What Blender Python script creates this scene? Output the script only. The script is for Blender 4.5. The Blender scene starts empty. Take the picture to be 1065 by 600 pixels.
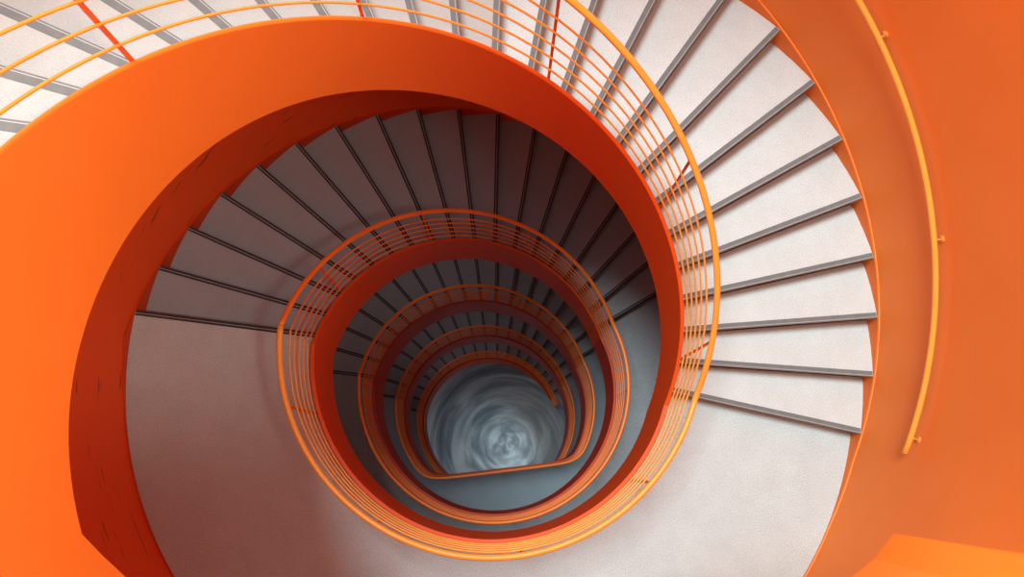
import bpy, math, random
from mathutils import Vector, Matrix
random.seed(4)
S=0.178; DA=8.3855; THA=-12.594; THB=172.675
RF=1.485; RR=1.522; RO=3.075; RW=3.092; HR=1.005
NTOP=29
ZT=NTOP*S
ZG=-72*S
sc=bpy.context.scene
sc.view_settings.view_transform='Standard'
col=sc.collection
# ---------------------------------------------------------------- materials
def nodes(name):
    m=bpy.data.materials.new(name); m.use_nodes=True
    nt=m.node_tree; b=nt.nodes['Principled BSDF']
    return m,nt,b
def paint(name,c1,c2,rough=0.5,scale=2.0,bump=0.02,spec=.5):
    m,nt,b=nodes(name)
    b.inputs['Specular IOR Level'].default_value=spec
    tc=nt.nodes.new('ShaderNodeTexCoord')
    n=nt.nodes.new('ShaderNodeTexNoise'); n.inputs['Scale'].default_value=scale; n.inputs['Detail'].default_value=6
    nt.links.new(tc.outputs['Object'],n.inputs['Vector'])
    r=nt.nodes.new('ShaderNodeValToRGB'); r.color_ramp.elements[0].position=.3; r.color_ramp.elements[1].position=.7
    r.color_ramp.elements[0].color=(*c1,1); r.color_ramp.elements[1].color=(*c2,1)
    nt.links.new(n.outputs['Fac'],r.inputs['Fac'])
    nt.links.new(r.outputs['Color'],b.inputs['Base Color'])
    b.inputs['Roughness'].default_value=rough
    n2=nt.nodes.new('ShaderNodeTexNoise'); n2.inputs['Scale'].default_value=60
    nt.links.new(tc.outputs['Object'],n2.inputs['Vector'])
    bp=nt.nodes.new('ShaderNodeBump'); bp.inputs['Strength'].default_value=bump*3; bp.inputs['Distance'].default_value=.01
    nt.links.new(n2.outputs['Fac'],bp.inputs['Height']); nt.links.new(bp.outputs['Normal'],b.inputs['Normal'])
    return m
def terrazzo(name,base,k=.90,speck=.66,fs=140):
    dark=tuple(c*k for c in base)
    m,nt,b=nodes(name)
    tc=nt.nodes.new('ShaderNodeTexCoord')
    n=nt.nodes.new('ShaderNodeTexNoise'); n.inputs['Scale'].default_value=4; n.inputs['Detail'].default_value=9; n.inputs['Roughness'].default_value=.75
    f=nt.nodes.new('ShaderNodeTexNoise'); f.inputs['Scale'].default_value=fs; f.inputs['Detail'].default_value=4; f.inputs['Roughness'].default_value=.7
    for q in (n,f): nt.links.new(tc.outputs['Object'],q.inputs['Vector'])
    r=nt.nodes.new('ShaderNodeValToRGB'); r.color_ramp.elements[0].position=.32; r.color_ramp.elements[1].position=.62
    r.color_ramp.elements[0].color=(*dark,1); r.color_ramp.elements[1].color=(*base,1)
    nt.links.new(n.outputs['Fac'],r.inputs['Fac'])
    r2=nt.nodes.new('ShaderNodeValToRGB'); r2.color_ramp.elements[0].position=.36; r2.color_ramp.elements[1].position=.56
    r2.color_ramp.elements[0].color=(speck,speck,speck,1); r2.color_ramp.elements[1].color=(1,1,1,1)
    nt.links.new(f.outputs['Fac'],r2.inputs['Fac'])
    mx=nt.nodes.new('ShaderNodeMix'); mx.data_type='RGBA'; mx.blend_type='MULTIPLY'; mx.inputs['Factor'].default_value=1
    nt.links.new(r.outputs['Color'],mx.inputs['A']); nt.links.new(r2.outputs['Color'],mx.inputs['B'])
    nt.links.new(mx.outputs['Result'],b.inputs['Base Color'])
    b.inputs['Roughness'].default_value=.7; b.inputs['Specular IOR Level'].default_value=.3
    return m
def mathnode(nt,op,a,bb=None):
    k=nt.nodes.new('ShaderNodeMath'); k.operation=op
    for i,v in enumerate((a,bb)):
        if v is None: continue
        if isinstance(v,(int,float)): k.inputs[i].default_value=v
        else: nt.links.new(v,k.inputs[i])
    return k.outputs[0]
def ramp01(nt,val,lo,hi):
    k=nt.nodes.new('ShaderNodeMapRange'); k.interpolation_type='SMOOTHSTEP'
    k.inputs['From Min'].default_value=lo; k.inputs['From Max'].default_value=hi
    nt.links.new(val,k.inputs['Value']); return k.outputs[0]
def bounce_tint(m,color,lohi_x,below=None):
    """redder tint toward one side of the stair: bounced light put into the paint colour"""
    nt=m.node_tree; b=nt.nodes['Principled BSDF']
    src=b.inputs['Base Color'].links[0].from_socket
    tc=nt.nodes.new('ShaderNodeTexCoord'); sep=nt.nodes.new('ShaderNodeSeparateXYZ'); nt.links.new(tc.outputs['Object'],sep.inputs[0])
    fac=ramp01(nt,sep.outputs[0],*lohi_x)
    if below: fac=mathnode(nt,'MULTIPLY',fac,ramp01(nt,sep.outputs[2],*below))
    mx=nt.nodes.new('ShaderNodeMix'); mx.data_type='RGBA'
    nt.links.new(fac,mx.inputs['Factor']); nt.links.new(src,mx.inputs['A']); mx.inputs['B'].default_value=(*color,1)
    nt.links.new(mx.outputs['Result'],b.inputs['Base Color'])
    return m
def scuffed_wall():
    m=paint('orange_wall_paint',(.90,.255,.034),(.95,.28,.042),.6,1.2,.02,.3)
    bounce_tint(m,(.90,.115,.012),(1.2,-1.2),(4.0,2.0))  # lower left wall reddened, imitating light bounced between orange surfaces
    nt=m.node_tree; b=nt.nodes['Principled BSDF']
    src=b.inputs['Base Color'].links[0].from_socket
    tc=nt.nodes.new('ShaderNodeTexCoord'); mp=nt.nodes.new('ShaderNodeMapping')
    mp.inputs['Scale'].default_value=(1.2,1.2,14)
    n=nt.nodes.new('ShaderNodeTexNoise'); n.inputs['Scale'].default_value=1.6; n.inputs['Detail'].default_value=5
    nt.links.new(tc.outputs['Object'],mp.inputs['Vector']); nt.links.new(mp.outputs[0],n.inputs['Vector'])
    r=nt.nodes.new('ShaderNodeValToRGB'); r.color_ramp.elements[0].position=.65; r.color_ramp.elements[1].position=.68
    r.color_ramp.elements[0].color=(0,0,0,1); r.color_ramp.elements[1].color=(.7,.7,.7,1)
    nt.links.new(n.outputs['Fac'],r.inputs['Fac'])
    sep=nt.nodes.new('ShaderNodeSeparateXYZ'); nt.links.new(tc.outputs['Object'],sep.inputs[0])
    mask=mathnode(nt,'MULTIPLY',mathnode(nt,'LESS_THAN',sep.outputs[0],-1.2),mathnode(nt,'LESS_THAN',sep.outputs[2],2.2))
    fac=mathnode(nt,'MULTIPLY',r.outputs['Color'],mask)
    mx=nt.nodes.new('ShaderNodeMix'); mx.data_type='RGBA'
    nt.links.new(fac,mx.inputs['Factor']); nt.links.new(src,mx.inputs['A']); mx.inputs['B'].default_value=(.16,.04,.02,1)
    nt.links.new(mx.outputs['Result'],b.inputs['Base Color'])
    return m
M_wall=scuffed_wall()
M_stringer=bounce_tint(paint('orange_stringer_paint',(.80,.19,.022),(.84,.21,.026),.6,2,.02,.3),(.62,.06,.008),(1.2,-1.2))  # left side darker red, bounce colour mixed into the paint
M_fascia=bounce_tint(paint('orange_fascia_paint',(.89,.25,.026),(.94,.27,.032),.5,1.5,.02,.35),(.80,.105,.010),(-1.1,.6),(5.0,3.6))  # redder to the right and below, shade tone painted in
M_fasciamid=paint('fascia_paint_shade_mid',(.76,.10,.010),(.80,.11,.012),.5,1.5,.02,.35)  # same fascia paint, with shade of the middle level put into its colour
M_fascialow=paint('fascia_paint_shade_low',(.55,.045,.008),(.60,.052,.010),.5,1.5,.02,.35)  # same fascia paint again, darkened for the shade deeper down
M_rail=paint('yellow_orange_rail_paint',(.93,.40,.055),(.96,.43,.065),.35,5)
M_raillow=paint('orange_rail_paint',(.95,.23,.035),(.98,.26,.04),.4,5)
M_post=paint('red_orange_post_paint',(.80,.14,.02),(.84,.16,.025),.4,5)
M_seam=paint('yellow_seam_sealant',(.92,.42,.14),(.95,.46,.16),.5,8)
M_soffit=paint('orange_soffit_paint',(.8,.2,.02),(.84,.22,.025),.6,2)
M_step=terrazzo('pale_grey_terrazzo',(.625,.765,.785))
M_steptop=terrazzo('dimmed_grey_terrazzo',(.47,.53,.53),.9,.74,190)  # darkened copy of the tread colour, holds down over-bright light on upper steps
M_step2=terrazzo('shade_grey_terrazzo',(.40,.485,.545))  # darker tread copy for lower flights, fall of light put into the colour
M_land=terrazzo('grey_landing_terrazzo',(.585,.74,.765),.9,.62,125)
M_land2=terrazzo('dim_grey_landing_terrazzo',(.36,.46,.51))  # landing terrazzo with the lower storey's shade in its colour
M_land3=terrazzo('shade_blue_landing_terrazzo',(.31,.46,.54))  # deep landings: dim bluish light put into the terrazzo colour
M_riser=paint('grey_riser',(.30,.30,.31),(.36,.36,.37),.6,4)
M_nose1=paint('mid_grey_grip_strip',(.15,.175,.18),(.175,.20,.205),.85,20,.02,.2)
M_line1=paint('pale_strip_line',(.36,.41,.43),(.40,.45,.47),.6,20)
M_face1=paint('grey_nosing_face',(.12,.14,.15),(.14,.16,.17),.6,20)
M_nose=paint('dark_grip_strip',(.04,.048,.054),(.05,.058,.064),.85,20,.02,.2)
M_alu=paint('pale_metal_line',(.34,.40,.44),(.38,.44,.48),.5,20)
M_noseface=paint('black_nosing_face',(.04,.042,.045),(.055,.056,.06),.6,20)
M_metal=paint('bracket_metal',(.9,.33,.05),(.92,.36,.055),.35,8)
def swirl():
    m,nt,b=nodes('swirled_polished_floor')
    tc=nt.nodes.new('ShaderNodeTexCoord')
    sep=nt.nodes.new('ShaderNodeSeparateXYZ'); nt.links.new(tc.outputs['Object'],sep.inputs[0])
    mth=lambda op,a,bb=None: mathnode(nt,op,a,bb)
    x=mth('ADD',sep.outputs[0],-.25); y=mth('ADD',sep.outputs[1],.4)
    rad_=mth('SQRT',mth('ADD',mth('MULTIPLY',x,x),mth('MULTIPLY',y,y)))
    an=mth('ADD',mth('ARCTAN2',y,x),mth('MULTIPLY',rad_,.35))
    cmb=nt.nodes.new('ShaderNodeCombineXYZ')
    nt.links.new(mth('MULTIPLY',rad_,3.8),cmb.inputs[0])
    nt.links.new(mth('MULTIPLY',mth('SINE',an),.65),cmb.inputs[1]); nt.links.new(mth('MULTIPLY',mth('COSINE',an),.65),cmb.inputs[2])
    n=nt.nodes.new('ShaderNodeTexNoise'); n.inputs['Scale'].default_value=1.3; n.inputs['Detail'].default_value=5; n.inputs['Roughness'].default_value=.5; n.inputs['Distortion'].default_value=.45
    nt.links.new(cmb.outputs[0],n.inputs['Vector'])
    r=nt.nodes.new('ShaderNodeValToRGB'); r.color_ramp.interpolation='B_SPLINE'
    e=r.color_ramp.elements
    e[0].position=.32; e[0].color=(.07,.13,.17,1); e[1].position=.70; e[1].color=(.50,.68,.74,1)
    k=e.new(.5); k.color=(.17,.27,.33,1)
    nt.links.new(n.outputs['Fac'],r.inputs['Fac']); nt.links.new(r.outputs['Color'],b.inputs['Base Color'])
    b.inputs['Roughness'].default_value=.3
    return m
M_ground=swirl()
# ---------------------------------------------------------------- helpers
import bmesh
def mesh_obj(name,verts,faces,mats,midx=None,smooth=False,parent=None):
    me=bpy.data.meshes.new(name); me.from_pydata(verts,[],faces)
    for m in (mats if isinstance(mats,(list,tuple)) else [mats]): me.materials.append(m)
    if midx: 
        for p,i in zip(me.polygons,midx): p.material_index=i
    if smooth:
        for p in me.polygons: p.use_smooth=True
    me.validate(); me.update()
    bm=bmesh.new(); bm.from_mesh(me); bmesh.ops.recalc_face_normals(bm,faces=bm.faces); bm.to_mesh(me); bm.free()
    o=bpy.data.objects.new(name,me); col.objects.link(o)
    if parent: o.parent=parent
    return o
def empty(name,label,cat,group=None,kind=None):
    o=bpy.data.objects.new(name,None); o.empty_display_size=.2; col.objects.link(o)
    o['label']=label; o['category']=cat
    if group: o['group']=group
    return o
def pol(r,th,z=0):
    t=math.radians(th); return Vector((r*math.cos(t),r*math.sin(t),z))
def normals(pts):
    out=[]
    n=len(pts)
    for i in range(n):
        a=pts[max(0,i-1)]; b=pts[min(n-1,i+1)]
        t=Vector((b.x-a.x,b.y-a.y,0)).normalized()
        out.append(Vector((t.y,-t.x,0)))
    s=sum(nn.dot(Vector((p.x,p.y,0))) for nn,p in zip(out,pts))
    if s<0: out=[-q for q in out]
    res=[]
    for i,nn in enumerate(out):
        if 0<i<n-1:
            t=Vector((pts[i].x-pts[i-1].x,pts[i].y-pts[i-1].y,0)).normalized()
            m=Vector((t.y,-t.x,0)); 
            c=abs(m.dot(nn)); nn=nn/max(c,.5)
        res.append(nn)
    return res
def sweep(name,pts,prof,mats,parent=None,smooth=False):
    """closed profile [(n,z)] swept along pts; prof may be a function of the point index"""
    N=normals(pts); v=[];f=[]
    for i,(p,nn) in enumerate(zip(pts,N)):
        pr=prof(i) if callable(prof) else prof
        k=len(pr)
        for (a,z) in pr: v.append((p.x+nn.x*a,p.y+nn.y*a,p.z+z))
    for i in range(len(pts)-1):
        for j in range(k):
            f.append((i*k+j,i*k+(j+1)%k,(i+1)*k+(j+1)%k,(i+1)*k+j))
    f.append(tuple(range(k))); f.append(tuple(range((len(pts)-1)*k,len(pts)*k)))
    return mesh_obj(name,v,f,mats,None,smooth,parent)
def circ(r,n=10): return [(r*math.cos(2*math.pi*i/n),r*math.sin(2*math.pi*i/n)) for i in range(n)]
def tube(name,pts,r,mat,parent=None,n=10,off=0,dz=0):
    return sweep(name,pts,[(off+a,dz+b) for a,b in circ(r,n)],mat,parent,True)
def rodbetween(name,a,b,r,mat,parent=None,n=8):
    a=Vector(a);b=Vector(b);d=(b-a).normalized()
    u=d.orthogonal().normalized(); w=d.cross(u); v=[]
    for q in (a,b):
        for i in range(n):
            t=2*math.pi*i/n; v.append(tuple(q+u*r*math.cos(t)+w*r*math.sin(t)))
    f=[(i,(i+1)%n,n+(i+1)%n,n+i) for i in range(n)]+[tuple(range(n)),tuple(range(n,2*n))]
    return mesh_obj(name,v,f,mat,None,True,parent)
def ths(a,b,step=2.0):
    n=max(1,int(math.ceil(abs(a-b)/step))); return [a+(b-a)*i/n for i in range(n+1)]
def rchord(R,th):
    c=math.cos(math.radians(th+83.5))
    if c<=.15: return R
    q=(R-.51)/c
    k=11.0
    return -math.log(math.exp(-k*R)+math.exp(-k*q))/k if q<R+.6 else R
def zbase(k): return -18*S*(k-1)
def pitch(k,th):
    if k==1: return min(ZT,max(0.0,S*((th-THA)/DA+.5)))
    return zbase(k-1)-S*min(18,max(0,(THB-th)/DA+.5))
TH_END=THB+DA/2-360
TH_TOP=THA+(NTOP-.5)*DA
TH_L1=THA-DA/2
TH_L=THB-17.5*DA
CORN=Vector((1.094,-1.085,0)); CEND=Vector((2.75,-1.325,0))
def rad(R,k,th): 
    return rchord(R,th) if (k==3 and th<TH_L-2) else R
def path(R,k,a,b,step=2.0):
    return [pol(rad(R,k,t),t,pitch(k,t)) for t in ths(a,b,step)]
def toppath(R):
    d=R-RF; c=CORN
    p=[Vector((CEND.x,CEND.y-d,ZT)),Vector((c.x+.5,c.y-.075-d,ZT)),Vector((c.x+d*.3,c.y-d,ZT))]
    p+=[pol(R+max(0,(t-290)/22)*.06,t,ZT) for t in ths(312,TH_TOP,3)]
    return p
# ---------------------------------------------------------------- shell
def ring_wall():
    v=[];f=[];n=180;z0,z1=ZG,8.2
    rows=24
    for j in range(rows+1):
        z=z0+(z1-z0)*j/rows
        for i in range(n): v.append(tuple(pol(RW,360*i/n,z)))
    for j in range(rows):
        for i in range(n): f.append((j*n+i,j*n+(i+1)%n,(j+1)*n+(i+1)%n,(j+1)*n+i))
    b=len(v)
    for z in (z0,z1):
        for i in range(n): v.append(tuple(pol(RW+.2,360*i/n,z)))
    for i in range(n):
        f.append((b+i,b+(i+1)%n,b+n+(i+1)%n,b+n+i))
        f.append((rows*n+i,rows*n+(i+1)%n,b+n+(i+1)%n,b+n+i))
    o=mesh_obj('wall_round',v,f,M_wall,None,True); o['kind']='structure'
ring_wall()
v=[tuple(pol(RW+.2,360*i/120,ZG)) for i in range(120)]+[tuple(pol(RW+.2,360*i/120,ZG-.2)) for i in range(120)]
f=[tuple(range(120)),tuple(range(120,240))]+[(i,(i+1)%120,120+(i+1)%120,120+i) for i in range(120)]
o=mesh_obj('floor',v,f,M_ground); o['kind']='structure'
# ---------------------------------------------------------------- steps
def step_mesh():
    v=[];f=[]
    T=.04; ri=RF+.032; ro=RO; back=DA*1.03; n=4
    for t in [back*i/n for i in range(n+1)]:
        for r in (ri,ro):
            for z in (0,-T): v.append(tuple(pol(r,t,z)))
    for i in range(n):
        a=i*4;b=a+4
        f+=[(a,a+2,b+2,b),(a+1,b+1,b+3,a+3),(a,b,b+1,a+1),(a+2,a+3,b+3,b+2)]
    f+=[(0,1,3,2),(n*4,n*4+2,n*4+3,n*4+1)]
    mi=[0]*len(f)
    b=len(v)
    for t in (.5,1.0):
        for r in (ri,ro):
            for z in (-T,-S+.001): v.append(tuple(pol(r,t,z)))
    f+=[(b,b+1,b+3,b+2),(b+4,b+6,b+7,b+5),(b,b+4,b+5,b+1),(b+2,b+3,b+7,b+6),(b+1,b+5,b+7,b+3)]; mi+=[1]*5
    return v,f,mi
def strip_mesh(r0,r1,xs):
    v=[];f=[];mi=[]
    h=.002
    for r in (r0,r1):
        for y in xs: v.append((r,y,h))
        v.append((r,xs[0],-.018)); v.append((r,xs[3],0.0005))
    f+=[(0,6,7,1),(1,7,8,2),(2,8,9,3),(0,4,10,6),(3,9,11,5)]; mi=[0,1,0,2,0]
    return v,f,mi
sv,sf,smi=step_mesh()
st_low=strip_mesh(RF+.035,RO-.004,[-.002,.018,.024,.042])
st_top=strip_mesh(RF+.035,RO-.004,[-.002,.005,.009,.042])
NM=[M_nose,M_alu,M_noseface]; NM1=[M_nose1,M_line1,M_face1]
protos={}
def make_step(parent,th,z,mat,nm):
    if mat.name not in protos:
        g=st_low if nm is NM else st_top
        s=mesh_obj('step',sv,sf,[mat,M_riser],smi); n=mesh_obj('nosing_strip',g[0],g[1],nm,g[2])
        n['label']='dark grip strip with a pale metal line' if nm is NM else 'mid-grey grip strip with a thin pale line'
        protos[mat.name]=(s,n)
    else:
        a,b=protos[mat.name]
        s=a.copy(); n=b.copy(); col.objects.link(s); col.objects.link(n)
    s.parent=parent; n.parent=s
    s.location=(0,0,z); s.rotation_euler=(0,0,math.radians(th)); 
def sm(x): 
    x=min(1,max(0,x)); return x*x*(3-2*x)
def fprof(drop=0.0): return [(0,.10),(.03,.10),(.03,-.65-drop),(0,-.65-drop)]
def drop1(t): return .11*sm((t-125)/75)
def slab(name,cols,mat,parent):
    v=[tuple(q) for c in cols for q in c]; f=[]; n=len(cols)
    for i in range(n-1):
        p=i*4;q=p+4
        f+=[(p,p+2,q+2,q),(p+1,q+1,q+3,p+3),(p,q,q+1,p+1),(p+2,p+3,q+3,q+2)]
    f+=[(0,1,3,2),(n*4-4,n*4-2,n*4-1,n*4-3)]
    return mesh_obj(name,v,f,mat,None,False,parent)
def soffit(parent,k,a,b):
    slab('soffit',[[pol(r,t,pitch(k,t)+dz) for r in (RF+.03,RO+.005) for dz in (-.30,-.36)] for t in ths(a,b)],M_soffit,parent)
def outer(parent,k,a,b,nm):
    T=ths(a,b); pts=[pol(RO+.001,t,pitch(k,t)) for t in T]
    def top(i):
        if nm!='skirting': return .095
        d=min(abs(T[i]-a),abs(T[i]-b)); x=min(1,d/10); return .095-.089*x
    sweep(nm,pts,lambda i:[(0,top(i)),(.014,top(i)),(.014,-.38),(0,-.38)],M_stringer,parent)
    if k==1:
        sp=[p for p,t in zip(pts,T) if t>-105]
        sweep('seam_line',sp,lambda i:[(.009,top(i)+.0005),(.015,top(i)+.0005),(.015,top(i)+.003),(.009,top(i)+.003)],M_seam,parent)
flights=[(1,TH_TOP,TH_L1,'pale grey terrazzo stair flight with orange curved fascia under daylight'),
(2,THB+DA/2,TH_L,'grey terrazzo winding stair flight with red-orange fascia, one storey down'),
(3,THB+DA/2,TH_L,'shaded grey winding stair flight with dark orange fascia, two storeys down'),
(4,THB+DA/2,TH_L,'dark winding stair flight above the lowest landing'),
(5,THB+DA/2,TH_L,'dark winding stair flight descending to the ground floor')]
for k,a,b,lab in flights:
    E=empty('stair_flight',lab,'staircase','winding stair flights')
    if k==1:
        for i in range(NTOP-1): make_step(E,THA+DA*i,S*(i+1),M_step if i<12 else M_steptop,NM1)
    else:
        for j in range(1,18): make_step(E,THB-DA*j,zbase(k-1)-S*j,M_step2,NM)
    T=ths(a,b,1.5)
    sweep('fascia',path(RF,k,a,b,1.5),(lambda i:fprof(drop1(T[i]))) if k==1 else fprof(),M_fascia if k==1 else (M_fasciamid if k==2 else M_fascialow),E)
    soffit(E,k,a,b); outer(E,k,a,b,'outer_stringer')
# ---------------------------------------------------------------- landings
def landing(k,a,b,lab,mat):
    E=empty('stair_landing',lab,'landing','stair landings')
    z=zbase(k)
    slab('landing_floor',[[pol(r,t,z+dz) for r in (rad(RF+.03,k,t),RO) for dz in (0,-.25)] for t in ths(a,b,2.0)],mat,E)
    fa=TH_L1 if k==1 else TH_L
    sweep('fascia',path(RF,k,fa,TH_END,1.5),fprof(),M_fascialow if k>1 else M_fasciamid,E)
    outer(E,k,fa,TH_END,'skirting')
    s=mesh_obj('nosing_strip',st_low[0],st_low[1],NM,st_low[2],False,E); s.location=(0,0,z); s.rotation_euler=(0,0,math.radians(THB))
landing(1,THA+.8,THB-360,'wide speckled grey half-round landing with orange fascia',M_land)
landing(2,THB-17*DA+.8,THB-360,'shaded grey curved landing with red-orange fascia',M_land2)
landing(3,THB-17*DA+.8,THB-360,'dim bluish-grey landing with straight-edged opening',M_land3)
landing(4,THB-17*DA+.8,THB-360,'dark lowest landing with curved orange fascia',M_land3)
E=empty('stair_landing','top landing edge with broad bright orange fascia','landing','stair landings')
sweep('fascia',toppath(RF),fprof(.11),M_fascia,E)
inner=toppath(RF+.03)[:3]; T=[-24.5,-30,-38]
for t in ths(312,TH_TOP+DA*.5,3): inner.append(pol(RF+.03+max(0,(t-290)/22)*.06,t,ZT)); T.append(t)
slab('landing_floor',[[Vector((q.x,q.y,ZT+dz)) for q in (p,pol(RO,t)) for dz in (0,-.25)] for p,t in zip(inner,T)],M_land,E)
# ---------------------------------------------------------------- railings
BARS=[.22,.36,.50,.64,.78]
def railing(k,lab,pts,posts,mat):
    E=empty('stair_railing',lab,'railing','inner stair railings')
    tube('handrail',pts,.022,mat,E,12,0,HR)
    for h in BARS: tube('rail_bar',pts,.0075,mat,E,8,-.012,h)
    for (t,kk) in posts:
        r=rad(RR,kk,t)-.012; z=pitch(kk,t)
        a=pol(r,t); rd=a.normalized(); tg=Vector((-rd.y,rd.x,0))
        v=[]
        for zz in (z-.12,z+HR-.01):
            for du,dv in ((-.006,-.009),(.006,-.009),(.006,.009),(-.006,.009)):
                q=a+rd*(du+.018)+tg*dv; v.append((q.x,q.y,zz))
        mesh_obj('post',v,[(0,1,2,3),(4,5,6,7),(0,1,5,4),(1,2,6,5),(2,3,7,6),(3,0,4,7)],M_post,None,False,E)
PS=39.5; P0=-3.0
def posts(k,a,b):
    out=[]; i=math.ceil((b-P0)/PS)
    while P0+PS*i<a: out.append((P0+PS*i,k)); i+=1
    return out
railing(1,'slim yellow-orange railing with five bars around the top flight',toppath(RR)+path(RR,1,TH_TOP,TH_END)[1:],posts(1,310,TH_END),M_rail)
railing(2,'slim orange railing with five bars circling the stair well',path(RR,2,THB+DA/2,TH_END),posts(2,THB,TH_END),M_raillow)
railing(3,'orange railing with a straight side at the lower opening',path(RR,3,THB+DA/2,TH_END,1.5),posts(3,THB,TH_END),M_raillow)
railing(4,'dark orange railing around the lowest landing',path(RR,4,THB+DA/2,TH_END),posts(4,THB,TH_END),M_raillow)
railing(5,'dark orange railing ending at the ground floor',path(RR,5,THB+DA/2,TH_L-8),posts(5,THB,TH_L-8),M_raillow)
# ---------------------------------------------------------------- wall handrail
E=empty('wall_handrail','yellow-orange tubular handrail bracketed to the curved wall','handrail')
WR=3.02; WH=1.02
pts=[pol(WR,t,pitch(1,t)+WH) for t in ths(120,-16.2,2)]
tube('rail',pts,.020,M_rail,E,12)
for t in (-14.0,10.5,35,60,85,110):
    z=pitch(1,t)+WH
    br=rodbetween('bracket',pol(WR,t,z-.015),pol(RW-.004,t,z-.02),.007,M_metal,E)
    rodbetween('bracket_plate',pol(RW-.009,t,z-.02),pol(RW-.001,t,z-.02),.026,M_metal,br,16)
# ---------------------------------------------------------------- light, camera
w=bpy.data.worlds.new('sky'); sc.world=w; w.use_nodes=True
bg=w.node_tree.nodes['Background']; bg.inputs[0].default_value=(.95,.98,1,1); bg.inputs[1].default_value=1.1
def area(name,loc,size,power,color,target=None,spread=180):
    l=bpy.data.lights.new(name,'AREA'); l.shape='DISK'; l.size=size; l.energy=power; l.color=color; l.spread=math.radians(spread)
    o=bpy.data.objects.new(name,l); col.objects.link(o); o.location=loc
    if target: o.rotation_euler=(Vector(target)-Vector(loc)).to_track_quat('-Z','Y').to_euler()
    return o
area('skylight',(-5.2,4.8,32),9.0,10300,(1,.985,.96),(0.5,-.3,0))
area('landing_fill_light',(1.9,-1.9,8.6),.9,30,(1,.93,.80),(-1.45,-.7,4.5),60)  # added fill with no real fixture, brightens the left fascia
area('landing_fill_light',(.4,2.7,8.9),.5,15,(1,.93,.78),(1.6,-1.15,4.7),36)  # second added fill, unseen, lights the top landing's straight edge
area('soffit_fill_light',pol(2.3,205,pitch(1,205)-.42),.7,3.5,(1,.95,.96))  # invented fill below the flight, lifts the left landing
for k in (2,3,4):  # added fills under flights and landings to lift the lower storeys
    area('soffit_fill_light',pol(2.3,95,pitch(k,95)-.42),.6,3.5,(.95,.97,1))
    area('soffit_fill_light',pol(2.3,250,zbase(k)-.42),.6,5,(.85,.95,1))
area('ground_fill_light',(-1.9,-1.6,ZG+2.6),1.0,12,(.8,.93,1),(0,0,ZG))  # added fill for the dark ground storey, no fixture modelled
sp=bpy.data.lights.new('ground_fill_spot','SPOT'); sp.energy=260; sp.spot_size=math.radians(32); sp.spot_blend=1; sp.shadow_soft_size=.3; sp.color=(.93,.98,1)  # added spot, stands in for the bright reflection on the floor
so=bpy.data.objects.new('ground_fill_spot',sp); col.objects.link(so); so.location=(1.8,-1.9,ZG+2.7)
so.rotation_euler=(Vector((.1,-.45,ZG))-so.location).to_track_quat('-Z','Y').to_euler()
cam=bpy.data.cameras.new('camera'); cam.sensor_width=36; cam.lens=799.53/1065*36
co=bpy.data.objects.new('camera',cam); col.objects.link(co)
co.location=(.0534,-.9029,6.5004)
co.rotation_euler=(Matrix.Rotation(.2247,3,'X')@Matrix.Rotation(-.0172,3,'Y')).to_euler()
cam.clip_start=.02
sc.camera=co
